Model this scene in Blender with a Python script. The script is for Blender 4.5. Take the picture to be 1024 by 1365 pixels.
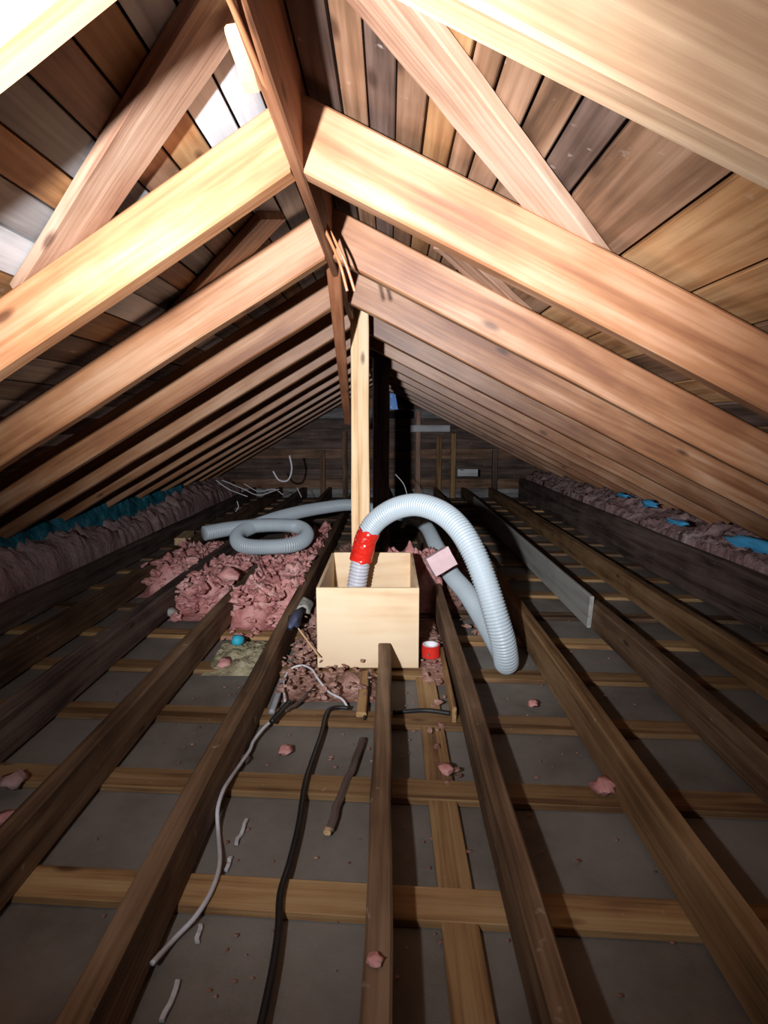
import bpy, bmesh, math, random
from mathutils import Vector, Matrix, noise
random.seed(7)
for o in list(bpy.data.objects): bpy.data.objects.remove(o)
C = bpy.context.scene.collection
S = bpy.context.scene

# ------------------------------------------------------------ camera, world, light, exposure
CAMZ = 1.0
F = 780.0                                   # focal length in pixels for a 1024x1365 frame
PITCH = math.atan(117 / F); YAW = math.atan(7 / F)
cam = bpy.data.objects.new('camera', bpy.data.cameras.new('camera')); C.objects.link(cam)
cam.location = (0, 0, CAMZ); cam.rotation_euler = (math.pi / 2 - PITCH, 0, YAW)
cam.data.sensor_fit = 'VERTICAL'; cam.data.sensor_height = 36; cam.data.lens = 36 * F / 1365
cam.data.clip_start = 0.02
S.camera = cam
w = bpy.data.worlds.new('world'); S.world = w; w.use_nodes = True
w.node_tree.nodes['Background'].inputs[0].default_value = (0.16, 0.30, 0.62, 1)
w.node_tree.nodes['Background'].inputs[1].default_value = 0.45
# a hand torch held left of the camera: wide spill and a hotter core from the same head
for nm, en, ang, aim in (('torch_spill', 88, 118, (0.16, 1.0, 0.04)), ('torch_core', 370, 76, (0.13, 1.0, 0.07))):
    ld = bpy.data.lights.new(nm, 'SPOT'); ld.energy = en; ld.color = (0.97, 0.97, 1.0)
    ld.spot_size = math.radians(ang); ld.spot_blend = 1.0; ld.shadow_soft_size = 0.022
    lo = bpy.data.objects.new(nm, ld); C.objects.link(lo)
    lo.location = (-0.35, -0.10, CAMZ + 0.07)
    lo.rotation_euler = Vector(aim).to_track_quat('-Z', 'Y').to_euler()
S.view_settings.view_transform = 'Standard'; S.view_settings.look = 'None'
S.view_settings.gamma = 1; S.view_settings.exposure = 0.0; S.view_settings.use_curve_mapping = False

Rc = cam.rotation_euler.to_matrix()
def ray(px, py): return Rc @ Vector((px - 512, 682.5 - py, -F))
def at(px, py, Y):                          # world point seen at a pixel, at distance Y along the attic
    d = ray(px, py); return Vector((0, 0, CAMZ)) + d * (Y / d.y)
def onx(px, py, x):                         # world point seen at a pixel, on the upright plane at x
    d = ray(px, py); return Vector((0, 0, CAMZ)) + d * (x / d.x)
def on(px, py, z):                          # world point seen at a pixel, on the level z
    d = ray(px, py); return Vector((0, 0, CAMZ)) + d * ((z - CAMZ) / d.z)

# ------------------------------------------------------------ materials
def mat(name, rough=0.7):
    m = bpy.data.materials.new(name); m.use_nodes = True
    nt = m.node_tree; b = nt.nodes['Principled BSDF']; b.inputs['Roughness'].default_value = rough
    return m, nt, b
def c4(c): return (c[0], c[1], c[2], 1)
def wood(name, dark, mid, light, rough=0.62, bump=0.35, gs=9.0, knots=True, vary=0.35, spec=0.35, fleck=0.0):
    m, nt, b = mat(name, rough); N = nt.nodes.new; L = nt.links.new
    tc = N('ShaderNodeTexCoord'); oi = N('ShaderNodeObjectInfo')
    off = N('ShaderNodeVectorMath'); off.operation = 'SCALE'; cmb = N('ShaderNodeCombineXYZ')
    for i in range(3): L(oi.outputs['Random'], cmb.inputs[i])
    L(cmb.outputs[0], off.inputs[0]); off.inputs['Scale'].default_value = 37.0
    add = N('ShaderNodeVectorMath'); add.operation = 'ADD'; L(tc.outputs['Object'], add.inputs[0]); L(off.outputs[0], add.inputs[1])
    mp = N('ShaderNodeMapping'); mp.inputs['Scale'].default_value = (0.55, gs, gs); L(add.outputs[0], mp.inputs[0])
    n1 = N('ShaderNodeTexNoise'); n1.inputs['Scale'].default_value = 2.2; n1.inputs['Detail'].default_value = 5; n1.inputs['Distortion'].default_value = 0.6
    L(mp.outputs[0], n1.inputs[0])
    mp2 = N('ShaderNodeMapping'); mp2.inputs['Scale'].default_value = (1.6, gs * 7, gs * 7); L(add.outputs[0], mp2.inputs[0])
    n2 = N('ShaderNodeTexNoise'); n2.inputs['Scale'].default_value = 2.0; n2.inputs['Detail'].default_value = 3; L(mp2.outputs[0], n2.inputs[0])
    n3 = N('ShaderNodeTexNoise'); n3.inputs['Scale'].default_value = 3.5; n3.inputs['Detail'].default_value = 4; L(add.outputs[0], n3.inputs[0])
    mx = N('ShaderNodeMath'); mx.operation = 'MULTIPLY_ADD'; L(n2.outputs[0], mx.inputs[0]); mx.inputs[1].default_value = 0.42; L(n1.outputs[0], mx.inputs[2])
    mx2 = N('ShaderNodeMath'); mx2.operation = 'MULTIPLY_ADD'; L(n3.outputs[0], mx2.inputs[0]); mx2.inputs[1].default_value = 0.55; L(mx.outputs[0], mx2.inputs[2])
    cr = N('ShaderNodeValToRGB'); e = cr.color_ramp.elements
    e[0].position = 0.44; e[0].color = c4(dark); e[1].position = 0.84; e[1].color = c4(light)
    k = e.new(0.63); k.color = c4(mid)
    sb = N('ShaderNodeMath'); sb.operation = 'SUBTRACT'; sb.inputs[1].default_value = 0.35; L(mx2.outputs[0], sb.inputs[0])
    L(sb.outputs[0], cr.inputs[0])
    col = cr.outputs[0]
    if knots:
        mk = N('ShaderNodeMapping'); mk.inputs['Scale'].default_value = (3.2, 9, 9); L(add.outputs[0], mk.inputs[0])
        v = N('ShaderNodeTexVoronoi'); v.inputs['Scale'].default_value = 1.0; L(mk.outputs[0], v.inputs[0])
        r = N('ShaderNodeValToRGB'); r.color_ramp.elements[0].position = 0.05; r.color_ramp.elements[0].color = (0.2, 0.14, 0.12, 1)
        r.color_ramp.elements[1].position = 0.13; r.color_ramp.elements[1].color = (1, 1, 1, 1); L(v.outputs['Distance'], r.inputs[0])
        mm = N('ShaderNodeMix'); mm.data_type = 'RGBA'; mm.blend_type = 'MULTIPLY'; mm.inputs[0].default_value = 0.8
        L(col, mm.inputs[6]); L(r.outputs[0], mm.inputs[7]); col = mm.outputs[2]
    hs = N('ShaderNodeHueSaturation'); vr = N('ShaderNodeMapRange'); L(oi.outputs['Random'], vr.inputs[0])
    vr.inputs[3].default_value = 1 - vary; vr.inputs[4].default_value = 1 + vary * 0.6
    L(vr.outputs[0], hs.inputs['Value']); L(col, hs.inputs['Color']); col = hs.outputs[0]
    if fleck:
        nf = N('ShaderNodeTexNoise'); nf.inputs['Scale'].default_value = 26; nf.inputs['Detail'].default_value = 3; L(add.outputs[0], nf.inputs[0])
        rf = N('ShaderNodeValToRGB'); rf.color_ramp.elements[0].position = 0.68; rf.color_ramp.elements[0].color = (0, 0, 0, 1)
        rf.color_ramp.elements[1].position = 0.76; rf.color_ramp.elements[1].color = (fleck,) * 3 + (1,); L(nf.outputs[0], rf.inputs[0])
        mf = N('ShaderNodeMix'); mf.data_type = 'RGBA'; L(rf.outputs[0], mf.inputs[0]); L(col, mf.inputs[6]); mf.inputs[7].default_value = (0.6, 0.5, 0.45, 1); col = mf.outputs[2]
    L(col, b.inputs['Base Color']); b.inputs['Specular IOR Level'].default_value = spec
    bp = N('ShaderNodeBump'); bp.inputs['Strength'].default_value = bump; bp.inputs['Distance'].default_value = 0.006
    L(mx2.outputs[0], bp.inputs['Height']); L(bp.outputs[0], b.inputs['Normal'])
    return m
def fuzzy(name, cols, scale=9, rough=1.0, bump=0.9, bscale=60):
    m, nt, b = mat(name, rough); N = nt.nodes.new; L = nt.links.new
    tc = N('ShaderNodeTexCoord')
    n = N('ShaderNodeTexNoise'); n.inputs['Scale'].default_value = scale; n.inputs['Detail'].default_value = 8; n.inputs['Roughness'].default_value = 0.65
    L(tc.outputs['Object'], n.inputs[0]); r = N('ShaderNodeValToRGB'); e = r.color_ramp.elements
    e[0].position = 0.33; e[0].color = c4(cols[0]); e[1].position = 0.68; e[1].color = c4(cols[-1])
    for i, c in enumerate(cols[1:-1]):
        q = e.new(0.33 + 0.35 * (i + 1) / (len(cols) - 1)); q.color = c4(c)
    L(n.outputs[0], r.inputs[0]); L(r.outputs[0], b.inputs['Base Color']); b.inputs['Specular IOR Level'].default_value = 0.1
    n2 = N('ShaderNodeTexNoise'); n2.inputs['Scale'].default_value = bscale; n2.inputs['Detail'].default_value = 6; L(tc.outputs['Object'], n2.inputs[0])
    bp = N('ShaderNodeBump'); bp.inputs['Strength'].default_value = bump; bp.inputs['Distance'].default_value = 0.01
    L(n2.outputs[0], bp.inputs['Height']); L(bp.outputs[0], b.inputs['Normal'])
    return m
def plain(name, c, rough=0.5, spec=0.5, sc=12, amt=0.12):
    m, nt, b = mat(name, rough); N = nt.nodes.new; L = nt.links.new
    tc = N('ShaderNodeTexCoord'); n = N('ShaderNodeTexNoise'); n.inputs['Scale'].default_value = sc; n.inputs['Detail'].default_value = 5; L(tc.outputs['Object'], n.inputs[0])
    r = N('ShaderNodeValToRGB'); e = r.color_ramp.elements; e[0].position = 0.3; e[1].position = 0.7
    e[0].color = c4([x * (1 - amt) for x in c]); e[1].color = c4([min(1, x * (1 + amt)) for x in c])
    L(n.outputs[0], r.inputs[0]); L(r.outputs[0], b.inputs['Base Color']); b.inputs['Specular IOR Level'].default_value = spec
    return m
M = {}
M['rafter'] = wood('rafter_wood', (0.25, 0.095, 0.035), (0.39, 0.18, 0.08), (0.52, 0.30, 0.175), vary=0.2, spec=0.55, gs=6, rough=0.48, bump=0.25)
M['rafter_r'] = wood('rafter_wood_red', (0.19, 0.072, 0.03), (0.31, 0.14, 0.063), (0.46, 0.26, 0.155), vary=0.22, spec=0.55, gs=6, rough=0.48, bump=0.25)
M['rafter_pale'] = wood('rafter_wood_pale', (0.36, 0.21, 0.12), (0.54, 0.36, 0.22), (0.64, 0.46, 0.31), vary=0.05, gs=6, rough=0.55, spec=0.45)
M['brace'] = wood('brace_wood', (0.24, 0.12, 0.075), (0.42, 0.26, 0.175), (0.56, 0.39, 0.29), vary=0.15)
M['ridge'] = wood('ridge_wood', (0.11, 0.045, 0.022), (0.25, 0.105, 0.05), (0.36, 0.17, 0.09), vary=0.1)
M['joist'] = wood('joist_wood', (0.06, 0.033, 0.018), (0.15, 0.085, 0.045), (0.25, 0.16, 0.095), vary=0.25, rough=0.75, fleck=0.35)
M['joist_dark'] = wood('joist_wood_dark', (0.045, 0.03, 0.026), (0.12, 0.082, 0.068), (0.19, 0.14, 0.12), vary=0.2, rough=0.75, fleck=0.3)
M['joist_tan'] = wood('joist_wood_tan', (0.11, 0.055, 0.022), (0.24, 0.135, 0.06), (0.34, 0.21, 0.105), vary=0.1, rough=0.7, fleck=0.25)
M['strap'] = wood('strap_wood', (0.18, 0.09, 0.04), (0.38, 0.22, 0.095), (0.50, 0.33, 0.16), vary=0.45, rough=0.75, fleck=0.35)
for q in ('rafter', 'rafter_r'):
    b_ = M[q].node_tree.nodes['Principled BSDF']; b_.inputs['Coat Weight'].default_value = 0.55; b_.inputs['Coat Roughness'].default_value = 0.42
M['b_white'] = wood('board_grey_white', (0.40, 0.42, 0.44), (0.62, 0.64, 0.67), (0.74, 0.76, 0.79), vary=0.12, gs=6)
M['b_grey'] = wood('board_grey', (0.09, 0.085, 0.085), (0.22, 0.21, 0.21), (0.36, 0.35, 0.35), vary=0.2, gs=6)
M['b_brown'] = wood('board_brown', (0.07, 0.035, 0.018), (0.19, 0.10, 0.055), (0.32, 0.19, 0.12), vary=0.25, gs=6, fleck=0.3)
M['b_orange'] = wood('board_orange', (0.16, 0.07, 0.025), (0.32, 0.16, 0.065), (0.46, 0.27, 0.13), vary=0.2, gs=6, fleck=0.2)
M['b_dark'] = wood('board_dark', (0.04, 0.023, 0.017), (0.11, 0.068, 0.052), (0.2, 0.135, 0.11), vary=0.2, gs=6, fleck=0.4)
M['pine'] = wood('pale_pine', (0.58, 0.35, 0.16), (0.78, 0.54, 0.30), (0.88, 0.68, 0.44), vary=0.05)
M['ply'] = wood('plywood_face', (0.62, 0.42, 0.24), (0.76, 0.57, 0.36), (0.82, 0.66, 0.45), vary=0.03, gs=2.5, knots=False, bump=0.08, rough=0.5)
M['copper_wood'] = wood('red_brown_wood', (0.30, 0.11, 0.05), (0.48, 0.19, 0.09), (0.6, 0.28, 0.14), vary=0.05)
M['grey_board'] = wood('grey_painted_wood', (0.30, 0.30, 0.28), (0.40, 0.40, 0.37), (0.47, 0.47, 0.44), vary=0.02, knots=False, bump=0.1)
M['drywall'] = fuzzy('drywall_back', ((0.145, 0.125, 0.105), (0.22, 0.198, 0.175), (0.27, 0.245, 0.22)), scale=2.5, rough=0.9, bump=0.15, bscale=200)
M['felt'] = plain('black_felt', (0.02, 0.018, 0.018), 0.95, 0.1)
M['pink'] = fuzzy('pink_glass_wool', ((0.34, 0.12, 0.11), (0.66, 0.32, 0.30), (0.82, 0.52, 0.48)), 7, bscale=45)
M['pinkgrey'] = fuzzy('dusty_glass_wool', ((0.22, 0.13, 0.12), (0.46, 0.30, 0.29), (0.60, 0.46, 0.46)), 3.5, bscale=45)
M['crumb'] = fuzzy('crumbled_wool', ((0.13, 0.075, 0.05), (0.36, 0.2, 0.16), (0.58, 0.38, 0.33)), 14, bscale=60)
M['yellow'] = fuzzy('yellow_grey_wool', ((0.22, 0.19, 0.12), (0.42, 0.38, 0.24), (0.55, 0.5, 0.36)), 10)
M['bluewool'] = fuzzy('blue_wrapped_wool', ((0.01, 0.07, 0.11), (0.03, 0.22, 0.30), (0.12, 0.38, 0.52)), 9)
M['blue'] = plain('blue_plastic', (0.08, 0.42, 0.75), 0.4)
M['cyan'] = plain('cyan_paper', (0.03, 0.45, 0.62), 0.6)
M['hose'] = plain('grey_blue_hose_plastic', (0.47, 0.55, 0.60), 0.38, 0.5, 4, 0.05)
M['stub'] = plain('pale_hose_plastic', (0.55, 0.56, 0.62), 0.35, 0.5, 4, 0.05)
M['red'] = plain('red_tape', (0.72, 0.025, 0.015), 0.22, 0.6, 8, 0.15)
M['redplain'] = plain('red_tape_side', (0.65, 0.03, 0.02), 0.35)
M['white'] = plain('white_card', (0.8, 0.8, 0.85), 0.6)
M['cable_w'] = plain('white_cable_jacket', (0.62, 0.62, 0.66), 0.45, sc=30)
M['cable_k'] = plain('black_cable_jacket', (0.012, 0.012, 0.014), 0.5)
M['copper'] = plain('copper_cable', (0.55, 0.22, 0.10), 0.35, 0.6)
M['foam'] = plain('pale_pink_foam', (0.82, 0.60, 0.62), 0.9, 0.1, 30, 0.06)
M['steel'] = plain('galvanised_steel', (0.35, 0.37, 0.42), 0.4)
M['sheetblue'] = plain('blue_grey_plastic', (0.10, 0.12, 0.2), 0.5)
mg, ng, bg = mat('window_glass', 0.05); bg.inputs['Transmission Weight'].default_value = 1.0; bg.inputs['Base Color'].default_value = (0.8, 0.9, 1, 1); M['glass'] = mg

# ------------------------------------------------------------ builders
def link(name, me, m, parent=None):
    o = bpy.data.objects.new(name, me); C.objects.link(o)
    if m and not me.materials: me.materials.append(M[m] if isinstance(m, str) else m)
    if parent: o.parent = parent
    return o
def tag(o, label, cat, group=None, kind=None):
    o['label'] = label; o['category'] = cat
    if group: o['group'] = group
    if kind: o['kind'] = kind
    return o
def empty(name, loc=(0, 0, 0)):
    o = bpy.data.objects.new(name, None); C.objects.link(o); o.location = loc; o.empty_display_size = 0.05; return o
def frame(p0, p1, up):
    x = (p1 - p0).normalized(); y = up.cross(x).normalized(); z = x.cross(y)
    return Matrix((x, y, z)).transposed()
def beam(name, p0, p1, wd, dp, m, parent=None, up=Vector((0, 0, 1)), cut=(0, 0), cuty=(0, 0), wob=0.002, ch=0.004, seg=None, seed=None):
    """timber between two centre points; local X runs along it; cut = x per z slope at both ends (plumb cuts)"""
    p0 = Vector(p0); p1 = Vector(p1); L = (p1 - p0).length; R = frame(p0, p1, up)
    n = seg or 4; rnd = random.Random(seed if seed is not None else random.random())
    hw, hd = wd / 2, dp / 2
    prof = [(-hw + ch, -hd), (hw - ch, -hd), (hw, -hd + ch), (hw, hd - ch), (hw - ch, hd), (-hw + ch, hd), (-hw, hd - ch), (-hw, -hd + ch)]
    vs = []; fs = []
    for i in range(n + 1):
        t = i / n; a = rnd.uniform(-wob, wob); b_ = rnd.uniform(-wob, wob); s = 1 + rnd.uniform(-1, 1) * wob * 4
        for (y, z) in prof:
            x = t * L
            x += (1 - t) ** 8 * (cut[0] * z + cuty[0] * y) + t ** 8 * (cut[1] * z + cuty[1] * y)
            vs.append((x, y * s + a, z + b_))
    for i in range(n):
        for j in range(8):
            k = (j + 1) % 8; fs.append((i * 8 + j, i * 8 + k, (i + 1) * 8 + k, (i + 1) * 8 + j))
    fs.append(tuple(range(7, -1, -1))); fs.append(tuple(n * 8 + j for j in range(8)))
    me = bpy.data.meshes.new(name); me.from_pydata(vs, [], fs)
    bm = bmesh.new(); bm.from_mesh(me); bmesh.ops.recalc_face_normals(bm, faces=bm.faces); bm.to_mesh(me); bm.free()
    o = link(name, me, m, parent); o.matrix_world = Matrix.Translation(p0) @ R.to_4x4(); return o
def local(o, parent):                       # o was placed in world space; keep it there under an empty
    o.parent = parent; o.matrix_parent_inverse = Matrix.Translation(-Vector(parent.location)); return o
def prism(name, pts, thick, m, parent=None, axis='y'):
    """outline in x,z extruded along y"""
    vs = [(x, -thick / 2, z) for x, z in pts] + [(x, thick / 2, z) for x, z in pts]; n = len(pts)
    fs = [tuple(range(n)), tuple(range(2 * n - 1, n - 1, -1))] + [(i, (i + 1) % n, n + (i + 1) % n, n + i) for i in range(n)]
    me = bpy.data.meshes.new(name); me.from_pydata(vs, [], fs)
    bm = bmesh.new(); bm.from_mesh(me); bmesh.ops.recalc_face_normals(bm, faces=bm.faces); bm.to_mesh(me); bm.free()
    return link(name, me, m, parent)
def catmull(P, step):
    P = [Vector(p) for p in P]; Q = [P[0] * 2 - P[1]] + P + [P[-1] * 2 - P[-2]]; dense = []
    for i in range(1, len(Q) - 2):
        a, b, c, d = Q[i - 1:i + 3]
        for k in range(40):
            t = k / 40
            dense.append(0.5 * ((2 * b) + (c - a) * t + (2 * a - 5 * b + 4 * c - d) * t * t + (3 * b - a - 3 * c + d) * t ** 3))
    dense.append(P[-1]); out = [dense[0]]; acc = 0
    for i in range(1, len(dense)):
        seg = dense[i] - dense[i - 1]; l = seg.length
        while acc + l >= step and l > 1e-9:
            f = (step - acc) / l; p = dense[i - 1].lerp(dense[i], f) if False else dense[i] - seg * (1 - f)
            out.append(p); seg = dense[i] - p; l = seg.length; acc = 0
        acc += l
    out.append(P[-1]); return out
def tube(name, P, r, m, parent=None, step=0.01, sides=8, rf=None, cap=True, origin=None):
    pts = catmull(P, step); o0 = Vector(origin) if origin is not None else pts[0].copy()
    n = len(pts); vs = []; fs = []; nrm = None; s = 0
    for i, p in enumerate(pts):
        t = (pts[min(i + 1, n - 1)] - pts[max(i - 1, 0)]).normalized()
        if nrm is None: nrm = t.orthogonal().normalized()
        nrm = (nrm - t * nrm.dot(t)).normalized(); bn = t.cross(nrm)
        if i: s += (p - pts[i - 1]).length
        rr = rf(s, i) if rf else r
        for j in range(sides):
            a = 2 * math.pi * j / sides; vs.append(p - o0 + (nrm * math.cos(a) + bn * math.sin(a)) * rr)
    for i in range(n - 1):
        for j in range(sides):
            k = (j + 1) % sides; fs.append((i * sides + j, i * sides + k, (i + 1) * sides + k, (i + 1) * sides + j))
    if cap: fs.append(tuple(range(sides - 1, -1, -1))); fs.append(tuple((n - 1) * sides + j for j in range(sides)))
    me = bpy.data.meshes.new(name); me.from_pydata([tuple(v) for v in vs], [], fs); me.shade_smooth()
    ob = link(name, me, m, None if parent else None); ob.location = o0
    if parent: local(ob, parent)
    return ob
def clump(name, x0, x1, y0, y1, zf, m, res=0.02, amp=0.03, fr=10, seed=0, base=None, parent=None, edge=0.05, shape=None, yedge=None):
    """fibrous heap: height field over a rectangle with ragged outline, closed at its base"""
    nx = max(3, int((x1 - x0) / res)); ny = max(3, int((y1 - y0) / res)); vs = []; fs = []
    cx, cy = (x0 + x1) / 2, (y0 + y1) / 2; bz = base
    for j in range(ny + 1):
        for i in range(nx + 1):
            x = x0 + (x1 - x0) * i / nx; y = y0 + (y1 - y0) * j / ny
            jx = noise.noise(Vector((x * 14, y * 14, seed + 3.3))) * 0.022; jy = noise.noise(Vector((x * 14, y * 14, seed + 8.1))) * 0.022
            ey = edge * (1 if yedge is None else yedge / edge); jn = 0.5 + noise.noise(Vector((x * 9, y * 3, seed + 1.7)))
            e = min(1, max(0, min((x - x0) / edge, (x1 - x) / edge, (y1 - y) / ey, (y - y0) / ey - (jn * 0.9 if yedge else 0) * (1 if y - y0 > res / 2 else 0))))
            h = noise.fractal(Vector((x * fr, y * fr, seed)), 0.8, 2.1, 5) * amp
            wx = x + 0.03 * noise.noise(Vector((x * 11, y * 11, seed))); wy = y + 0.03 * noise.noise(Vector((x * 11, y * 11, seed + 2)))
            q = noise.voronoi(Vector((wx * fr * 2.2, wy * fr * 2.2, seed + 5)))[0]; h += min(0.35, q[1] - q[0]) * amp * 1.6 - amp * 0.4 + noise.noise(Vector((x * 70, y * 70, seed))) * 0.008
            z = zf(x, y) + h; ee = e ** 0.5
            if shape: ee *= shape(x, y)
            z = bz + (z - bz) * ee if bz is not None else z
            vs.append((x + jx * e - cx, y + jy * e - cy, z - (bz or 0)))
    for j in range(ny):
        for i in range(nx):
            a = j * (nx + 1) + i; fs.append((a, a + 1, a + nx + 2, a + nx + 1))
    me = bpy.data.meshes.new(name); me.from_pydata(vs, [], fs); me.shade_smooth()
    o = link(name, me, m); o.location = (cx, cy, bz or 0)
    if parent: local(o, parent)
    return o
def tuft(name, p, r, m, seed, squash=0.6, sub=2, jag=0.5):
    bm = bmesh.new(); bmesh.ops.create_icosphere(bm, subdivisions=sub, radius=1)
    for v in bm.verts:
        d = v.co.copy(); k = 1 + jag * noise.noise(d * 1.7 + Vector((seed * 3.1, 0, 0))) + jag * 0.5 * noise.noise(d * 4 + Vector((0, seed, 0)))
        v.co = Vector((d.x * k, d.y * k, d.z * k * squash)) * r
    zmin = min(v.co.z for v in bm.verts)
    for v in bm.verts: v.co.z -= zmin
    me = bpy.data.meshes.new(name); bm.to_mesh(me); bm.free(); me.shade_smooth()
    o = link(name, me, m); o.location = p; return o

# ------------------------------------------------------------ attic dimensions (metres)
JT = 0.15                                   # top of the joists
XR, XL = -0.172, -0.197                     # faces of the ridge board
ZB = CAMZ + 0.50                            # underside of rafters at the ridge
RD = 0.15                                   # vertical depth of a rafter
MR, ML = 0.508, 0.575                        # roof slopes right / left
YB, YF = 8.05, -1.3                         # back and front gables
GAP = 0.026                                 # the boards ride on the braces laid over the rafters
def roof_z(x):                              # underside of the roof boards
    return ZB + RD + GAP - (MR * (x - XR) if x > XR else (ML * (XL - x) if x < XL else 0))

# ------------------------------------------------------------ structure: floor
fl = link('floor', bpy.data.meshes.new('floor'), 'drywall')
bm = bmesh.new(); bmesh.ops.create_cube(bm, size=1)
for v in bm.verts: v.co = Vector((v.co.x * 6.5, v.co.y * (YB - YF + .1), v.co.z * 0.013 - 0.0065))
bm.to_mesh(fl.data); bm.free(); fl.location = (0, (YB + YF) / 2, -0.002); fl['kind'] = 'structure'
ST = 0.06
k = -6
while True:
    yc = 1.087 + 0.382 * k
    if yc > YB - 0.3: break
    o = beam('furring_strip', (-3.0, yc + 3.0 * ST, 0.0095), (3.0, yc - 3.0 * ST, 0.0095), 0.088, 0.019, ['strap', 'strap', 'joist_tan'][k % 3] if k < 4 else random.choice(['strap', 'joist', 'joist_tan', 'joist']), wob=0.0012, ch=0.002, seg=12)
    local(o, fl); k += 1
# lengthwise strips of board seen in the bay right of the short joist
o = beam('furring_strip', (0.143, -1.2, 0.0085), (0.143, 2.2, 0.0085), 0.075, 0.015, 'strap', wob=0.001, ch=0.002, seg=10); local(o, fl)

# ------------------------------------------------------------ structure: roof boards (ceiling)
ce = empty('ceiling', (0, 0, 0)); ce['kind'] = 'structure'
seamsL = [0.197, 0.252, 0.312, 0.375, 0.444, 0.516, 0.59, 0.655, 0.73, 0.82]
colL = ['b_white', 'b_white', 'b_white', 'b_orange', 'b_brown', 'b_grey', 'b_orange', 'b_grey', 'b_white']
cyc = ['b_orange', 'b_brown', 'b_grey', 'b_grey', 'b_white', 'b_dark', 'b_white', 'b_brown', 'b_grey', 'b_brown', 'b_dark']
i = 0
while seamsL[-1] < 3.05:
    seamsL.append(seamsL[-1] + random.choice([0.09, 0.11, 0.13])); colL.append(cyc[i % len(cyc)]); i += 1
seamsR = [0.172, 0.1, 0.045, -0.01, -0.065, -0.119, -0.16, -0.214, -0.27, -0.333, -0.48, -0.63]
colR = ['b_dark', 'b_brown', 'b_dark', 'b_brown', 'b_orange', 'b_brown', 'b_brown', 'b_brown', 'b_dark', 'b_brown', 'b_orange']
cyR = ['b_orange', 'b_brown', 'b_orange', 'b_dark', 'b_brown']
i = 0
while seamsR[-1] > -3.1:
    seamsR.append(seamsR[-1] - random.choice([0.13, 0.145, 0.16])); colR.append(cyR[i % len(cyR)]); i += 1
def roof_board(xa, xb, m, side):
    gap = 0.005 if abs(xb - xa) < 0.1 else 0.009
    s = 1 if side == 'R' else -1
    za, zb = roof_z(xa), roof_z(xb)
    mid = Vector(((xa + xb) / 2, 0, (za + zb) / 2)); wd = math.hypot(xb - xa, zb - za) - gap
    nrm = Vector((s * (MR if s > 0 else ML), 0, 1)).normalized()
    joints = sorted(random.sample([1.5, 2.1, 3.35, 4.6, 5.2, 6.4], 2)) if random.random() < 0.75 else [random.choice([3.4, 4.6])]
    if max(abs(xa), abs(xb)) < 1.0: joints = [j for j in joints if j > 2.3] or [4.6]
    ys = [YF - 0.02] + joints + [YB + 0.02]
    for y0, y1 in zip(ys[:-1], ys[1:]):
        p = mid + nrm * (0.011 + random.uniform(-0.0015, 0.003)) 
        mm = m if random.random() < 0.75 or y0 < 1 else random.choice(['b_brown', 'b_grey', 'b_dark'])
        o = beam('roof_board', Vector((p.x, y0 + 0.002, p.z)), Vector((p.x, y1 - 0.002, p.z)), wd, 0.02, mm, up=nrm, wob=0.0008, ch=0.002, seg=4)
        local(o, ce)
for a, b_, m in zip([-s for s in seamsL], [-s for s in seamsL[1:]], colL): roof_board(a, b_, m, 'L')
for a, b_, m in zip([-s for s in seamsR], [-s for s in seamsR[1:]], colR): roof_board(a, b_, m, 'R')
# felt above the boards
pts = [(-3.25, roof_z(-3.25) + 0.03), (XL, ZB + RD + 0.045), (XR, ZB + RD + 0.045), (3.3, roof_z(3.3) + 0.03), (3.3, roof_z(3.3) + 0.05), (-0.18, ZB + RD + 0.09), (-3.25, roof_z(-3.25) + 0.05)]
o = prism('roofing_felt', pts, YB - YF + 0.2, 'felt'); o.location = (0, (YB + YF) / 2, 0); local(o, ce)

# ------------------------------------------------------------ structure: gable walls
def gable(name, Y, hole=None, mats=('b_dark', 'b_grey', 'b_dark', 'b_brown', 'b_dark')):
    g = empty(name, (0, Y, 0)); g['kind'] = 'structure'; z = -0.02; i = 0; rnd = random.Random(int(Y * 10))
    while z < ZB + RD - 0.04:
        z1 = min(z + 0.137, ZB + RD + 0.01)
        def xl(zz): return XL - (ZB + RD - zz) / ML
        def xr(zz): return XR + (ZB + RD - zz) / MR
        a = z + 0.004; spans = [(xl(a), xl(z1), xr(a), xr(z1))]
        if hole and z1 > hole[2] and a < hole[3]:
            spans = [(xl(a), xl(z1), hole[0], hole[0]), (hole[1], hole[1], xr(a), xr(z1))]
        for s in spans:
            mm = mats[(i * 2 + rnd.randint(0, 1)) % len(mats)]
            o = prism('wall_board', [(s[0], a), (s[2], a), (s[3], z1), (s[1], z1)], 0.02, mm); o.location = (0, Y + 0.01 + rnd.uniform(0, .003), 0); local(o, g)
        z = z1; i += 1
    o = prism('roofing_felt', [(xl(0) - .1, -0.05), (hole[0] if hole else 0.0, -0.05), (hole[0] if hole else 0.0, ZB + RD + .1), (XL, ZB + RD + .1)], 0.01, 'felt'); o.location = (0, Y + 0.035, 0); o.name = 'sheathing_paper'; local(o, g)
    o = prism('sheathing_paper', [(hole[1] if hole else 0.0, -0.05), (xr(0) + .1, -0.05), (XR + .2, ZB + RD + .05), (hole[1] if hole else 0.0, ZB + RD + .1)], 0.01, 'felt'); o.location = (0, Y + 0.035, 0); local(o, g)
    if hole:
        for za, zb in ((-0.05, hole[2]), (hole[3], ZB + RD + 0.1)):
            o = prism('sheathing_paper', [(hole[0], za), (hole[1], za), (hole[1], zb), (hole[0], zb)], 0.01, 'felt'); o.location = (0, Y + 0.035, 0); local(o, g)
    return g
wa, wb = at(519, 547, YB), at(553, 523, YB)
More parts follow.
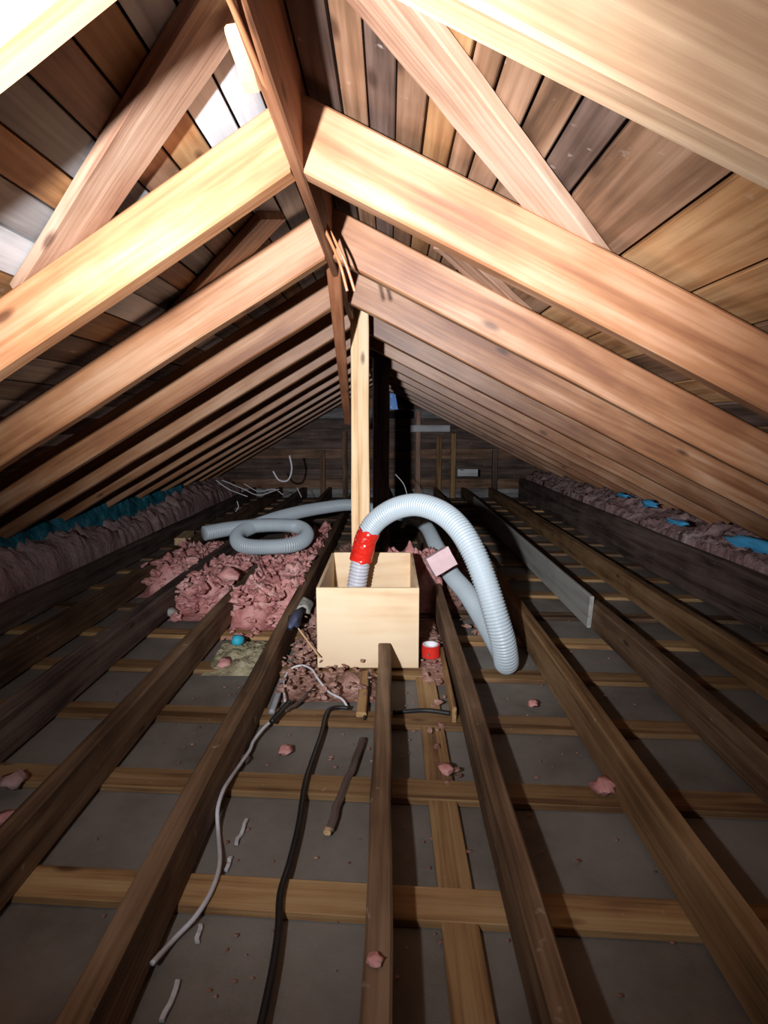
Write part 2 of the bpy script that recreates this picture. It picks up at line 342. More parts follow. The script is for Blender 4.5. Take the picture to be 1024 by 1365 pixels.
gb = gable('wall_back', YB, (wa.x, wb.x, wa.z, wb.z)); gf = gable('wall_front', YF)
win = empty('window_1', ((wa.x + wb.x) / 2, YB, wa.z)); win['kind'] = 'structure'
for p, q in (((wa.x, wa.z), (wb.x, wa.z)), ((wa.x, wb.z), (wb.x, wb.z)), ((wa.x, wa.z), (wa.x, wb.z)), ((wb.x, wa.z), (wb.x, wb.z))):
    u = Vector((0, -1, 0)); o = beam('window_frame', Vector((p[0], YB, p[1])), Vector((q[0], YB, q[1])), 0.022, 0.05, 'b_dark', up=u, seg=2, wob=0); local(o, win)
o = prism('pane', [(wa.x, wa.z), (wb.x, wa.z), (wb.x, wb.z), (wa.x, wb.z)], 0.004, 'glass'); o.location = (0, YB + 0.02, 0); local(o, win)
for px, pt, mm in ((557, 548, 'brace'), (585, 582, 'strap'), (604, 578, 'strap'), (460, 575, 'b_brown'), (430, 600, 'b_brown'), (660, 600, 'b_dark')):
    a = on(px, 655, 0.02); x = at(px, 600, YB - 0.03).x; zt = min(roof_z(x) - 0.03, at(px, pt, YB - 0.03).z)
    o = beam('wall_stud', Vector((x, YB - 0.05, 0.0)), Vector((x, YB - 0.05, zt)), 0.07, 0.075, mm, up=Vector((0, 1, 0)), seg=3); local(o, gb)
a = at(547, 571, YB - 0.1); b_ = at(600, 571, YB - 0.1)
o = beam('nailed_rail', a, b_, 0.02, 0.09, 'b_white', seg=3); local(o, gb)
a = at(610, 630, 7.3); b_ = at(637, 630, 7.3)
o = beam('nailed_rail', a, b_, 0.02, 0.09, 'b_white', seg=3); local(o, gb)

# ------------------------------------------------------------ ridge board
zc = (CAMZ + 0.50 + CAMZ + 0.70) / 2
o = beam('ridge_board', Vector(((XR + XL) / 2, YF, zc)), Vector(((XR + XL) / 2, YB - 0.01, zc)), XR - XL - 0.001, 0.20, 'ridge', seg=14, wob=0.001)
tag(o, 'long dark red-brown ridge board running under the peak of the roof', 'ridge board')

# ------------------------------------------------------------ rafters
ordn = ['nearest', 'second', 'third', 'fourth', 'fifth', 'sixth', 'seventh', 'eighth', 'ninth', 'tenth', 'eleventh', 'twelfth']
RY = [0.665, 1.29, 1.905, 2.55, 3.19, 3.82, 4.45, 5.08, 5.71, 6.34, 6.97, 7.60]
def rafter(k, side, Y, label):
    m = MR if side == 'R' else ML; s = 1 if side == 'R' else -1
    fade = max(0.15, 1 - max(k, 0) / 9)
    ty = (-0.07 if side == 'R' else 0.10) * fade
    x0 = XR if side == 'R' else XL; x1 = 2.85 if side == 'R' else -2.75
    L = abs(x1 - x0)
    p0 = Vector((x0, Y, ZB + RD / 2)); p1 = Vector((x1, Y + ty * L, ZB + RD / 2 - m * L))
    dp = RD * math.cos(math.atan(m)) - 0.003
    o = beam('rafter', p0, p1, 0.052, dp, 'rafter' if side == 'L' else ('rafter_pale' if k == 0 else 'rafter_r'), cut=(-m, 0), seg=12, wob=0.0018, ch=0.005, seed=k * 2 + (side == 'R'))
    # plumb cut against the ridge
    tag(o, label, 'rafter', 'rafters of the left roof slope' if side == 'L' else 'rafters of the right roof slope')
extra = {(0, 'L'): 'nearest left rafter, only its corner showing at the top left of the view',
 (0, 'R'): 'nearest right rafter, thick tan timber crossing the top right corner with grey underside',
 (1, 'L'): 'brightly lit second left rafter meeting the ridge, its middle glaring white',
 (1, 'R'): 'brightly lit second right rafter, the long one running from the ridge to the right edge',
 (2, 'L'): 'third rafter from the camera on the left roof slope, golden brown',
 (2, 'R'): 'third rafter from the camera on the right roof slope, pinkish brown near the ridge'}
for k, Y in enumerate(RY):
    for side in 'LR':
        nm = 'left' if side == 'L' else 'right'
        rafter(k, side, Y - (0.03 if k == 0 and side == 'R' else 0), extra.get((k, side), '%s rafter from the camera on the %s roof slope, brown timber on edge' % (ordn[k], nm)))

# ------------------------------------------------------------ diagonal braces let in under the roof boards
def brace(side, xa, ya, xb, yb, label, wd=0.115):
    n = Vector((MR if side == 'R' else -ML, 0, 1)).normalized()
    a = Vector((xa, ya, roof_z(xa))) - n * 0.0125; b_ = Vector((xb, yb, roof_z(xb))) - n * 0.014
    s = 1 if side == 'R' else -1
    d = (b_ - a).normalized(); lat = n.cross(d)
    # lower end is cut along the rafter it dies against
    c = -(lat.y / d.y) if abs(d.y) > 1e-3 else 0
    o = beam('diagonal_brace', a, b_, wd, 0.024, 'brace', up=n, cuty=(0, max(-1.6, min(1.6, c))), seg=10, wob=0.001, ch=0.003)
    tag(o, label, 'brace', 'diagonal braces under the roof boards'); return o

def on_roof(px, py, side, drop=0.014):      # point under the roof boards seen at a pixel
    n = Vector((MR if side == 'R' else -ML, 0, 1)).normalized(); q = Vector((XR if side == 'R' else XL, 0, ZB + RD + GAP)) - n * drop
    d = ray(px, py); o = Vector((0, 0, CAMZ)); return o + d * ((q - o).dot(n) / d.dot(n))
bw = []
for s_, a_, b_ in (('R', (500, -20), (778, 330)), ('L', (300, -5), (66, 352)), ('R', (600, 330), (690, 412)), ('L', (360, 290), (232, 425))):
    a, b = on_roof(*a_, s_), on_roof(*b_, s_); bw.append((s_, a.x, a.y, b.x, b.y)); 0 and print('BRACE', s_, [round(v, 3) for v in (*a, *b)])
lb = ['pinkish tan diagonal brace between the two nearest right rafters, pointed lower end',
      'pinkish brown diagonal brace between the two nearest left rafters, worn pale at its foot',
      'diagonal brace behind the second right rafter, only its pointed lower end showing',
      'diagonal brace behind the second left rafter, short length showing under it']
for (s, xa, ya, xb, yb), l in zip(bw, lb): brace(s, xa, ya, xb, yb, l)

# ------------------------------------------------------------ posts and hanging boards
def post(px0, px1, Y, zb, zt, m, label, dy=0.05):
    x = at((px0 + px1) / 2, 600, Y).x; wd = (px1 - px0) / F * (Y * 0.99)
    o = beam('ridge_post', Vector((x, Y, zb)), Vector((x, Y, zt)), wd, dy, m, up=Vector((0, 1, 0)), seg=8, wob=0.002)
    tag(o, label, 'post'); return o
p = at(480, 400, 3.0)
pe = empty('ridge_post', (at(482, 600, 2.98).x, 2.98, 0.02))
a = at(473.5, 690, 2.97); a.z = 0.02; b_ = at(471, 300, 2.97); b_.z = CAMZ + 0.66
o = beam('side_plank', Vector((a.x, a.y, a.z)), Vector((a.x + 0.006, a.y, b_.z)), 0.038, 0.06, 'pine', up=Vector((0, 1, 0)), seg=8, wob=0.002); local(o, pe)
o = beam('main_stud', Vector((a.x + 0.048, a.y + 0.005, a.z)), Vector((a.x + 0.046, a.y, b_.z)), 0.055, 0.09, 'strap', up=Vector((0, 1, 0)), seg=8, wob=0.002); o.data.materials[0] = M['pine']; local(o, pe)
tag(pe, 'pale pine post of two planks standing behind the plywood box', 'post')
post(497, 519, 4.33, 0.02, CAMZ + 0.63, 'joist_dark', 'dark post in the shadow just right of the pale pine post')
o = beam('hanging_board', at(441, 318, 1.9), at(464, 564, 4.1), 0.048, 0.022, 'copper_wood', up=Vector((0, 1, 0)), seg=8)
tag(o, 'thin red-brown board slanting down from the ridge left of the pine post', 'board')
o = beam('wood_cleat', at(312, 40, 0.98), at(338, 118, 1.12), 0.03, 0.018, 'pine', up=Vector((0, -1, 0.2)), seg=4)
tag(o, 'small pale splintered wood cleat under the ridge beside the cables', 'cleat')

# ------------------------------------------------------------ cables along the ridge
def ridge_cable(dx, dz, wob, seed, label):
    P = []
    for px, py, Y in ((278, -60, .66), (308, 0, 0.74), (340, 76, 0.87), (372, 155, 1.03), (404, 238, 1.29), (424, 284, 1.5)):
        P.append(onx(px + dx, py, -0.187 - dz))
    P.append(at(453 + dx * 1.5, 345, 1.72)); P.append(at(466 + dx * 2, 388, 1.74))
    return tag(tube('ridge_cable', P, 0.0045, 'copper', step=0.015, sides=6), label, 'cable', 'cables hanging along the ridge board')
ridge_cable(-1.5, 0, 0, 1, 'left one of two thin copper-brown cables strung along the ridge board')
ridge_cable(3.5, 0.0, 0, 2, 'right one of two thin copper-brown cables strung along the ridge board')
P = [at(407, 245, 1.3), at(400, 215, 1.2), at(396, 240, 1.25), at(402, 252, 1.33)]

# ------------------------------------------------------------ floor joists
def joist(xr, y0, y1, m, label, wd=0.05, top=JT, dx=0.0, base=0.019):
    o = beam('floor_joist', Vector((xr - wd / 2, y0, (top + base) / 2)), Vector((xr - wd / 2 + dx, y1, (top + base) / 2)), wd, top - base, m, seg=18, wob=0.0035, ch=0.005)
    return tag(o, label, 'joist', 'floor joists running the length of the attic')
joist(0.006, -1.25, 2.205, 'joist', 'short brown joist ending right against the front of the plywood box', wd=0.048)
joist(0.283, -1.25, 7.95, 'joist', 'floor joist passing just right of the box and the red tape roll', wd=0.046)
joist(0.65, -1.25, 7.95, 'joist_tan', 'tan floor joist just right of where the hose bends on the floor')
joist(1.03, -1.25, 7.95, 'joist', 'floor joist with the pale grey board fixed to its left side')
joist(1.40, -1.25, 7.95, 'joist_tan', 'floor joist next right of the one carrying the grey board')
joist(-0.435, -1.25, 7.95, 'joist', 'reddish floor joist left of the box, white cable clipped to it')
joist(-0.785, -1.25, 7.95, 'joist', 'second floor joist left of the plywood box')
joist(-1.13, -1.25, 7.95, 'joist_dark', 'third floor joist left of the plywood box', wd=0.07)
joist(-1.46, -1.25, 7.95, 'joist', 'fourth floor joist left of the plywood box')
joist(-1.82, -1.25, 7.95, 'joist_dark', 'fifth floor joist left of the plywood box')
joist(-2.17, -1.25, 7.95, 'joist_dark', 'leftmost floor joist, by the heap of dusty insulation')
joist(1.79, -1.25, 7.9, 'joist_dark', 'tall dark board on edge holding back insulation at right', top=0.29, wd=0.04)
joist(0.006, 3.05, 7.95, 'joist_dark', 'dark floor joist carrying on behind the plywood box')

# grey painted board
o = beam('grey_board', Vector((0.968, 2.72, 0.105)), Vector((0.968, 6.6, 0.105)), 0.02, 0.165, 'grey_board', seg=8, wob=0.001, cut=(-0.15, 0))
tag(o, 'pale grey painted board on edge against a joist right of the hose', 'board')

# ------------------------------------------------------------ plywood box
bx0, bx1, by0, by1, bz0, bz1 = -0.288, 0.119, 2.235, 2.87, 0.03, 0.362
bo = empty('plywood_box', ((bx0 + bx1) / 2, (by0 + by1) / 2, bz0)); T = 0.013
def panel(name, a, b_, m='ply', along='x'):
    lo_, hi = Vector(a), Vector(b_); c = (lo_ + hi) / 2; d = hi - lo_
    bm = bmesh.new(); bmesh.ops.create_cube(bm, size=1)
    for v in bm.verts: v.co = Vector((v.co.x * d.x, v.co.y * d.y, v.co.z * d.z))
    bmesh.ops.bevel(bm, geom=bm.edges[:], offset=min(0.0015, min(d) * 0.2), segments=1, affect='EDGES')
    me = bpy.data.meshes.new(name); bm.to_mesh(me); bm.free(); o = link(name, me, m); o.location = c; return o
for nm, a, b_ in (('front_panel', (bx0, by0, bz0), (bx1, by0 + T, bz1)), ('back_panel', (bx0 + T, by1 - T, bz0), (bx1 - T, by1, bz1 + 0.004)),
                  ('side_panel', (bx0, by0 + T, bz0), (bx0 + T, by1, bz1)), ('side_panel', (bx1 - T, by0 + T, bz0), (bx1, by1, bz1)),
                  ('bottom_panel', (bx0 + T, by0 + T, bz0), (bx1 - T, by1 - T, bz0 + T))):
    local(panel(nm, a, b_), bo)
tag(bo, 'open pale plywood box holding the end of the hose', 'box')

# ------------------------------------------------------------ vacuum hose
HP = [(486, 722, 2.64), (494, 704, 2.63), (508, 689, 2.60), (530, 677, 2.55), (558, 673, 2.47), (588, 683, 2.38), (612, 704, 2.30), (632, 737, 2.23), (648, 778, 2.18), (661, 820, 2.15), (671, 856, 2.15), (675, 882, 2.19)]
P = [at(*q) for q in HP]
P += [Vector((0.47, 2.29, 0.07)), Vector((0.465, 2.45, 0.072)), Vector((0.44, 2.68, 0.10)), at(622, 790, 2.88), at(600, 763, 3.12), at(582, 728, 3.6), at(566, 700, 4.2), at(540, 688, 4.65), at(505, 680, 4.85),
      at(470, 673, 4.85), at(430, 677, 4.65), at(385, 686, 4.35), at(345, 699, 4.05), at(320, 711, 3.82), at(318, 723, 3.64), at(335, 729, 3.56), at(378, 728, 3.56), at(402, 722, 3.68), at(409, 711, 3.86), at(396, 702, 4.02),
      at(360, 700, 4.02), at(312, 704, 3.9), at(272, 711, 3.76)]
HR = 0.047
per = 0.0125
base_pt = (0.475, 2.29, 0.02)
hs = empty('vacuum_hose', base_pt)
tube('hose_tube', P, HR, 'hose', hs, step=per / 5, sides=22, rf=lambda s, i: HR + 0.0026 * math.cos(2 * math.pi * i / 5))
tag(hs, 'long grey-blue ribbed hose arching out of the box and coiling behind it', 'hose')
SP = [at(472, 808, 2.68), at(474, 792, 2.67), at(478, 765, 2.66), at(482, 742, 2.65), at(486, 724, 2.64)]
tube('hose_end', SP, 0.044, 'stub', hs, step=0.0035, sides=22, rf=lambda s, i: 0.043 + 0.0035 * math.cos(2 * math.pi * i / 5))['label'] = 'pale ribbed hose end below the red tape'
# seam line moulded along the arch
SL = []
for (px, py, Y), off in zip(HP[3:], (2, 3, 4, 6, 7, 7, 5, 3, 1)):
    SL.append(at(px + off - 8 if px < 600 else px + off - 6, py, Y - HR - 0.001))
# red tape wrap, wrinkled
TP = [at(481, 746, 2.648), at(484, 733, 2.642), at(487.5, 720, 2.638), at(493, 706.5, 2.63)]
o = tube('red_tape_wrap', TP, 0.051, 'red', hs, step=0.003, sides=28, cap=False)
for v in o.data.vertices:
    q = v.co.copy(); c = noise.noise(q * 55) * 0.006 + noise.noise(q * 150) * 0.002
    v.co += Vector((c, c * 0.6, c * 1.2))
o['label'] = 'wrinkled shiny red tape wrapped round the hose joint'
o.data.shade_flat()

# ------------------------------------------------------------ red tape roll
def ring(name, p, r0, r1, h, m, tilt=(0, 0, 0), parent=None, seg=40):
    bm = bmesh.new(); V = []
    for i in range(seg):
        a = 2 * math.pi * i / seg; c, s = math.cos(a), math.sin(a)
        V.append([bm.verts.new((r * c, r * s, z)) for r, z in ((r0, 0), (r1, 0), (r1, h), (r0, h))])
    for i in range(seg):
        A, B = V[i], V[(i + 1) % seg]
        for j in range(4): bm.faces.new((A[j], B[j], B[(j + 1) % 4], A[(j + 1) % 4]))
    bmesh.ops.recalc_face_normals(bm, faces=bm.faces)
    me = bpy.data.meshes.new(name); bm.to_mesh(me); bm.free(); o = link(name, me, m); o.location = p
    if parent: local(o, parent)
    return o
tp = on(574, 874, 0.04); tr = empty('tape_roll', tp)
ring('tape', tp, 0.033, 0.039, 0.05, 'redplain', parent=tr)
ring('cardboard_core', tp + Vector((0, 0, -0.001)), 0.029, 0.0332, 0.053, 'white', parent=tr)
o = tube('rim_liner', [tp + Vector((0, 0, 0.004)), tp + Vector((0, 0, 0.03))], 0.029, 'white', tr, step=0.02, sides=24)
tag(tr, 'roll of shiny red tape with white core beside the box', 'tape roll')

# ------------------------------------------------------------ pale pink foam block
fp = at(587, 748, 2.88)
bm = bmesh.new(); bmesh.ops.create_cube(bm, size=1)
for v in bm.verts: v.co = Vector((v.co.x * 0.125, v.co.y * 0.09, v.co.z * 0.10))
bmesh.ops.subdivide_edges(bm, edges=bm.edges[:], cuts=4, use_grid_fill=True)
for v in bm.verts: v.co += Vector((noise.noise(v.co * 40), noise.noise(v.co * 40 + Vector((5, 0, 0))), noise.noise(v.co * 40 + Vector((0, 9, 0))))) * 0.003
me = bpy.data.meshes.new('foam_block'); bm.to_mesh(me); bm.free(); o = link('foam_block', me, 'foam')
o.location = fp; o.rotation_euler = (math.radians(-12), math.radians(-28), math.radians(12))
tag(o, 'pale pink cut insulation block lying behind the box under the hose', 'insulation block')

# ------------------------------------------------------------ insulation
def bay(x0, x1, y0, y1, z, m, label, seed, amp=0.035, name='insulation_batt', grp='pink insulation between the joists', shape=None, res=0.011):
    o = clump(name, x0, x1, y0, y1, lambda x, y: z, m, res=res, amp=amp, seed=seed, base=0.01, shape=shape, edge=0.03, yedge=0.16)
    return tag(o, label, 'insulation', grp, 'stuff')
bay(-0.785, -0.455, 2.72, 4.9, 0.165, 'pink', 'pink glass wool in the bay left of the box', 1, amp=0.06)
bay(-1.13, -0.835, 2.85, 3.9, 0.16, 'pink', 'pink glass wool in the second bay left of the box', 2, amp=0.05)
bay(-1.46, -1.2, 3.25, 4.3, 0.15, 'pink', 'pink glass wool in the third bay left, left of the hose coil', 3, amp=0.05)
bay(-0.75, -0.47, 2.2, 2.55, 0.05, 'yellow', 'yellowish grey wool scrap on the floor near the blue ball', 4, amp=0.03, grp=None)
bay(-0.40, -0.295, 2.1, 3.0, 0.08, 'crumb', 'dusty pink crumbs between left joist and the box side', 5, amp=0.03, grp=None)
bay(-0.40, -0.05, 1.98, 2.23, 0.045, 'crumb', 'dusty pink crumbs heaped along the front foot of the box', 6, amp=0.025, grp=None)
bay(0.125, 0.235, 2.12, 2.9, 0.04, 'crumb', 'dusty pink crumbs on the floor under the red tape roll', 7, amp=0.018, grp=None)
bay(-0.04, 0.30, 2.93, 3.5, 0.27, 'pink', 'heap of pink glass wool behind the box under the hose arch', 8, amp=0.08, grp=None)
bay(0.29, 0.6, 3.0, 4.6, 0.06, 'crumb', 'dusty crumbs in the bay behind the hose', 9, amp=0.03, grp=None)
bay(-0.40, -0.05, 3.0, 4.6, 0.08, 'crumb', 'dusty crumbs behind the pine post', 10, amp=0.03, grp=None)
def flakes(name, zones, m, label, seed, parent=None):      # torn flakes of wool lying on and around the batts
    r = random.Random(seed); bm = bmesh.new()
    for x0, x1, y0, y1, z, n, sz in zones:
        for _ in range(n):
            p = Vector((r.uniform(x0, x1), y0 + (y1 - y0) * r.random() ** 1.3, z + r.uniform(-0.02, 0.03))); q = r.uniform(0.4, 1) * sz
            mt = Matrix.Translation(p) @ Matrix.Rotation(r.uniform(0, 6.3), 4, 'Z') @ Matrix.Rotation(r.uniform(-0.6, 0.6), 4, 'X') @ Matrix.Diagonal((q * r.uniform(.8, 1.6), q, q * r.uniform(.25, .5), 1))
            g = bmesh.ops.create_icosphere(bm, subdivisions=2, radius=1, matrix=mt)
            for v in g['verts']:
                v.co += Vector((noise.noise(v.co * 45), noise.noise(v.co * 45 + Vector((7, 0, 0))), noise.noise(v.co * 45 + Vector((0, 7, 0))))) * q * 0.8
    me = bpy.data.meshes.new(name); bm.to_mesh(me); bm.free(); o = link(name, me, m); return tag(o, label, 'insulation', None, 'stuff')
flakes('wool_flakes', [(-0.77, -0.47, 2.78, 2.9, 0.07, 60, 0.024), (-1.12, -0.85, 2.92, 3.05, 0.07, 45, 0.024), (-1.45, -1.21, 3.3, 3.4, 0.07, 25, 0.024), (-0.77, -0.47, 2.72, 3.6, 0.15, 90, 0.028), (-0.77, -0.47, 3.3, 4.6, 0.18, 60, 0.035), (-1.12, -0.85, 2.9, 3.8, 0.15, 70, 0.03), (-1.45, -1.21, 3.3, 4.2, 0.15, 50, 0.03), (-0.77, -0.47, 2.55, 2.8, 0.03, 30, 0.02), (-1.1, -0.85, 2.8, 3.0, 0.04, 14, 0.02)], 'pink', 'torn pink wool flakes on the batts left of the box', 5)
flakes('wool_flakes', [(-0.41, -0.06, 1.95, 2.24, 0.05, 110, 0.014), (-0.41, -0.30, 2.1, 2.7, 0.09, 60, 0.016), (0.13, 0.23, 2.1, 2.6, 0.04, 50, 0.011), (0.30, 0.58, 2.6, 3.4, 0.03, 30, 0.015), (0.12, 0.20, 1.5, 2.0, 0.022, 12, 0.012)], 'crumb', 'dusty pink wool flakes around the foot of the box', 6)
# eaves
o = clump('insulation_heap', -2.62, -2.0, 0.2, 7.9, lambda x, y: 0.17 + 0.2 * min(1, max(0, (-1.98 - x) / 0.35)) - max(0, (-2.35 - x)) * 0.5 + 0.03 * math.sin(y * 2.3), 'pinkgrey', res=0.024, amp=0.045, fr=8, seed=21, base=0.0, edge=0.04)
tag(o, 'long dusty pinkish grey insulation heap along the left eave', 'insulation', kind='stuff')
o = clump('insulation_heap', 1.80, 2.6, 0.2, 7.9, lambda x, y: 0.30 + 0.09 * min(1, max(0, (x - 1.78) / 0.3)) - max(0, (x - 2.15)) * 0.5 + 0.015 * math.sin(y * 2.7), 'pinkgrey', res=0.024, amp=0.04, fr=8, seed=22, base=0.0, edge=0.02)
tag(o, 'long dusty pinkish grey insulation heap along the right eave', 'insulation', kind='stuff')
o = clump('insulation_strip', -2.40, -2.16, 2.2, 6.2, lambda x, y: 0.385 + 0.02 * math.sin(y * 3.1), 'bluewool', res=0.02, amp=0.035, fr=6, seed=23, base=0.2, edge=0.05)
tag(o, 'teal blue wrapped insulation strip along the top of the left heap', 'insulation', kind='stuff')
for i, (px, py, Y, s, l) in enumerate(((1000, 733, 3.15, 0.08, 'nearest blue plastic scrap on the right insulation heap'), (1020, 738, 3.1, 0.06, 'blue plastic scrap at the right edge of the view'), (905, 700, 3.95, 0.045, 'blue plastic scrap midway along the right insulation heap'),
        (865, 676, 4.6, 0.06, 'pale blue plastic scrap on the right heap, second from far end'), (830, 664, 5.2, 0.05, 'farthest blue plastic scrap on the right insulation heap'))):
    o = tuft('plastic_scrap', on(px, py, 0.43), s, 'blue', i + 40, 0.35, 2, 0.9); o.scale = (0.7, 2.0, 1.0)
    tag(o, l, 'plastic scrap', 'blue plastic scraps on the right heap')

# small scraps
def scrap(px, py, z, r, m, name, label, cat, seed, grp=None, sq=0.6, jag=0.6):
    o = tuft(name, on(px, py, z), r, m, seed, sq, 2, jag); return tag(o, label, cat, grp)
scrap(317, 860, 0.055, 0.028, 'cyan', 'paper_ball', 'bright cyan crumpled ball on yellowish wool left of the box', 'paper ball', 3, jag=0.25, sq=0.9)
scrap(228, 822, 0.02, 0.035, 'grey_board', 'wool_clump', 'grey dusty wool clump beside a joist far left of the box', 'insulation', 4)
scrap(806, 1056, 0.03, 0.03, 'pink', 'wool_tuft', 'pink wool tuft against the tan joist at right', 'insulation', 5, 'pink wool tufts on the floor')
scrap(710, 942, 0.02, 0.018, 'pink', 'wool_tuft', 'pink wool tuft on drywall below the hose bend', 'insulation', 6, 'pink wool tufts on the floor')
scrap(15, 1102, 0.02, 0.03, 'pink', 'wool_tuft', 'pink wool tuft at the left edge of the view', 'insulation', 7, 'pink wool tufts on the floor')
scrap(594, 1030, 0.03, 0.022, 'pink', 'wool_tuft', 'pink wool tuft on the lengthwise strip right of the short joist', 'insulation', 8, 'pink wool tufts on the floor')
scrap(500, 1286, JT, 0.012, 'pink', 'wool_tuft', 'tiny pink wool tuft on top of the short joist', 'insulation', 9, 'pink wool tufts on the floor')
scrap(20, 1050, 0.02, 0.03, 'pinkgrey', 'wool_tuft', 'greyish wool tuft at the left edge above a joist', 'insulation', 10, 'pink wool tufts on the floor')
scrap(380, 1005, 0.01, 0.022, 'pink', 'wool_tuft', 'pink wool tuft right of the white cable', 'insulation', 11, 'pink wool tufts on the floor')
scrap(305, 775, 0.17, 0.06, 'pink', 'wool_tuft', 'raised pink wool tuft on the joist left of the hose coil', 'insulation', 12, 'pink wool tufts on the floor')
scrap(300, 888, 0.02, 0.03, 'pink', 'wool_tuft', 'pink wool tuft beside the yellowish wool', 'insulation', 13, 'pink wool tufts on the floor')
rr = random.Random(3)
bm = bmesh.new()
for i in range(260):                         # crumbs of wool scattered everywhere on the drywall
    px = rr.uniform(120, 900); py = rr.uniform(880, 1330) if rr.random() < 0.5 else rr.uniform(860, 1040)
    p = on(px, py, 0.008); r = rr.uniform(0.002, 0.006)
    bmesh.ops.create_icosphere(bm, subdivisions=1, radius=r, matrix=Matrix.Translation(p) @ Matrix.Diagonal((rr.uniform(.7, 1.8), 1, 0.5, 1)))
me = bpy.data.meshes.new('wool_crumbs'); bm.to_mesh(me); bm.free(); o = link('wool_crumbs', me, 'crumb'); tag(o, 'fine pale crumbs of wool scattered over the drywall', 'debris', kind='stuff')

# sticks
o = beam('wood_stick', on(484, 985, 0.025), on(438, 1106, 0.02), 0.021, 0.017, 'joist_dark', seg=10, wob=0.003, ch=0.006)
c_ = on(438, 1106, 0.02); d_ = (on(484, 985, 0.025) - c_).normalized()
q_ = beam('pale_tip', c_ - d_ * 0.012, c_ + d_ * 0.002, 0.018, 0.014, 'pine', seg=2, ch=0.004, wob=0.001); q_['label'] = 'pale broken tip'; bpy.context.view_layer.update(); q_.parent = o; q_.matrix_parent_inverse = o.matrix_world.inverted()
tag(o, 'dark narrow wood stick lying on drywall left of the short joist', 'stick')
o = beam('wood_offcut', on(487, 897, 0.045), on(481, 953, 0.035), 0.034, 0.02, 'strap', seg=4)
tag(o, 'yellowish brown wood offcut standing at the front foot of the box', 'offcut')
o = beam('wood_batten', Vector((0.217, 1.82, 0.045)), Vector((0.222, 2.35, 0.045)), 0.014, 0.06, 'copper_wood', seg=4); o.data.materials[0] = M['strap']
tag(o, 'thin reddish batten along the left side of the joist by the tape roll', 'batten')
o = beam('thin_stick', on(398, 838, 0.16), on(426, 876, 0.10), 0.007, 0.007, 'pine', seg=3, wob=0)
tag(o, 'thin pale stick leaning between the left joist and the box', 'stick')
o = beam('wood_block', on(240, 722, 0.03), on(252, 712, 0.03), 0.09, 0.06, 'pine', seg=2, wob=0)
tag(o, 'small pale wood block lying left of the hose coil', 'wood block')
# blue-grey plastic on the joist
o = tuft('plastic_strip', Vector((-0.41, 2.45, 0.13)), 0.05, 'sheetblue', 5, 0.5, 2, 0.9); o.scale = (0.5, 2.2, 1)
tag(o, 'crumpled dark blue-grey plastic over the joist left of the box', 'plastic')
o = clump('dust_lump', -0.44, -0.37, 2.62, 2.78, lambda x, y: 0.18, 'grey_board', res=0.01, amp=0.02, seed=31, base=0.13); tag(o, 'grey dusty fluff on the joist at the box corner', 'dust')

# ------------------------------------------------------------ cables on the floor
def cable(name, pts, r, m, label, cat='cable', grp=None, step=0.012):
    return tag(tube(name, pts, r, m, step=step, sides=8), label, cat, grp)
wc = empty('white_cable', on(330, 1018, 0.1))
JX = -0.428
pts = [on(384, 938, 0.05), on(372, 952, 0.05), on(352, 970, 0.04), on(338, 988, 0.03), on(333, 1000, 0.03)] + [onx(q[0], q[1], JX) for q in ((318, 1022), (307, 1038), (297, 1055), (290, 1080))]
pts += [on(291, 1110, 0.012), on(293, 1150, 0.025), on(283, 1185, 0.03), on(262, 1220, 0.028), on(232, 1252, 0.012), onx(203, 1284, JX)]
tube('cable_run', pts, 0.0052, 'cable_w', wc, step=0.012)
o = tuft('cable_clip', onx(326, 1018, JX), 0.018, 'joist_dark', 4, 0.7, 2, 0.5); local(o, wc)
o = tube('cable_joint', [on(362, 962, 0.06), on(378, 944, 0.06), on(386, 935, 0.06)], 0.009, 'cable_k', wc, step=0.01)
tag(wc, 'white cable snaking down the floor left of the black cable', 'cable')
cable('looped_cord', [on(380, 935, 0.04), on(378, 910, 0.05), on(386, 893, 0.07), on(402, 887, 0.08), on(415, 892, 0.08), on(424, 905, 0.07), on(438, 922, 0.05), on(456, 932, 0.04), on(463, 942, 0.02)], 0.0042, 'cable_w', 'short white looped cord at the front left corner of the box', 'cord')
cable('conduit', [on(362, 950, 0.03), on(369, 930, 0.04), on(377, 905, 0.05)], 0.011, 'steel', 'short grey metal sleeve lying beside the left joist', 'sleeve')
cable('black_cable', [on(466, 944, 0.03), on(448, 943, 0.035), on(436, 950, 0.035), on(428, 980, 0.03), on(414, 1020, 0.03), on(406, 1048, 0.035), on(398, 1100, 0.03), on(386, 1150, 0.028), on(374, 1190, 0.035), on(371, 1240, 0.03), on(362, 1300, 0.03), on(345, 1380, 0.03)], 0.0075, 'cable_k', 'thick black cable running down the middle of the floor')
cable('black_cable', [on(524, 950, 0.028), on(545, 948, 0.03), on(570, 947, 0.03), on(600, 951, 0.03)], 0.008, 'cable_k', 'short black cable crossing the bay right of the short joist')
cable('twig', [on(380, 948, 0.05), on(400, 934, 0.05), on(418, 917, 0.05)], 0.005, 'joist_dark', 'thin dark twig lying across the white cable joint', 'twig')
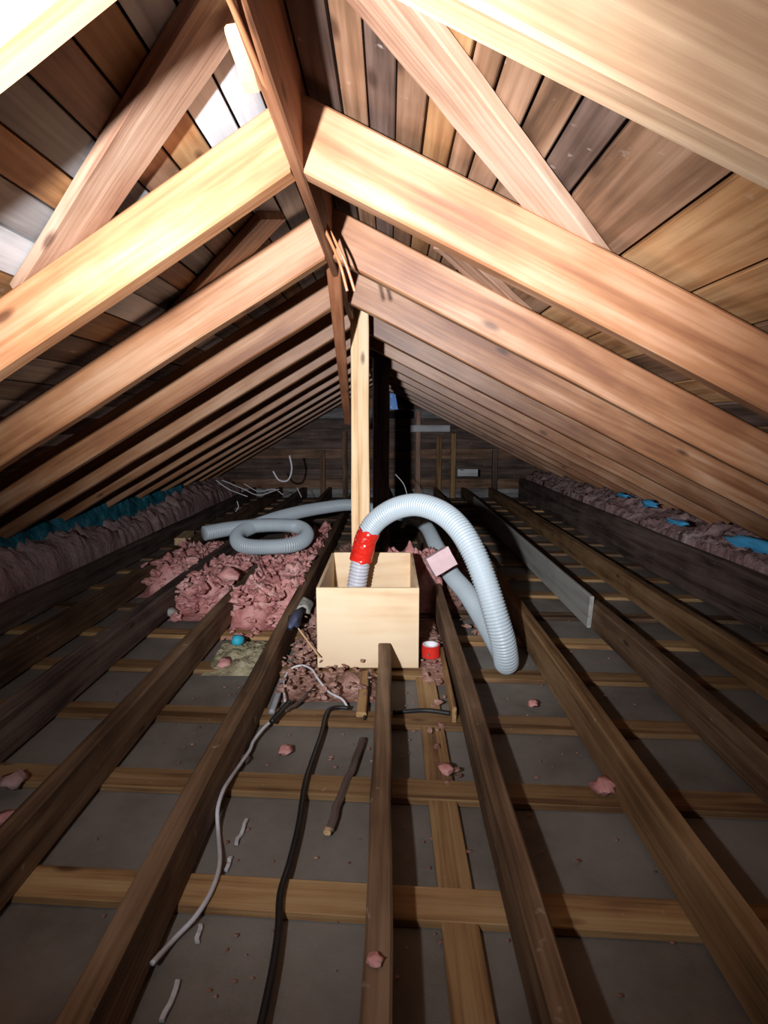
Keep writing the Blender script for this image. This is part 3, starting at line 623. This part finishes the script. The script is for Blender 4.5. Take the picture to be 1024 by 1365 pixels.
cable('black_cable', [on(492, 896, 0.06), on(490, 925, 0.035), on(486, 958, 0.03)], 0.005, 'cable_k', 'short black cable end beside the wood offcut at the box')
# pale wires in the far left corner
for i, (q, l) in enumerate((([(364, 628, 5.2), (372, 640, 5.2), (384, 640, 5.2), (389, 625, 5.2), (386, 607, 5.2)], 'white cable end curling up in a hook at far left'),
      ([(288, 640, 5.0), (305, 652, 5.0), (330, 662, 5.0)], 'leftmost thin pale wire beyond the hose coil'),
      ([(296, 640, 5.1), (325, 652, 5.1), (345, 660, 5.1), (372, 652, 5.1)], 'second thin pale wire beyond the hose coil'),
      ([(325, 645, 5.3), (345, 655, 5.3), (365, 652, 5.3), (378, 660, 5.3)], 'third thin pale wire, tangled under the white hook'),
      ([(316, 668, 4.7), (318, 676, 4.7), (314, 682, 4.7)], 'short pale wire stub just above the hose coil'),
      ([(396, 650, 5.2), (402, 663, 5.2)], 'tiny pale wire right of the white hook'),
      ([(527, 632, 4.7), (538, 645, 4.7), (543, 660, 4.7)], 'thin pale wire rising above the hose arch'))):
    cable('loose_wire', [at(*a) for a in q], 0.008 if i == 0 else 0.0035, 'cable_w', l, 'wire', 'loose pale wires', step=0.02)
# white plaster smears on the drywall
for i, (a, b_, l) in enumerate(((((330, 1092), (314, 1126)), 'plaster', 'white plaster smear right of the white cable, upper'), (((308, 1143), (301, 1160)), 'plaster', 'white plaster smear right of the white cable, middle'), (((266, 1235), (260, 1256)), 'plaster', 'white plaster smear below the white cable'), (((238, 1308), (216, 1365)), 'plaster', 'long white plaster smear at the lower left')) and
      (((330, 1092), (314, 1126), 'upper white plaster smear right of the white cable'), ((308, 1143), (301, 1160), 'lower white plaster smear right of the white cable'), ((268, 1232), (262, 1256), 'white plaster smear crossing under the white cable'), ((238, 1308), (216, 1362), 'long white plaster smear at the bottom left of the floor'))):
    o = beam('plaster_smear', on(a[0], a[1], 0.006), on(b_[0], b_[1], 0.006), 0.009, 0.006, 'white', seg=5, wob=0.002, ch=0.001); o.data.materials[0] = M['cable_w']
    tag(o, l, 'plaster', 'white plaster smears on the floor')
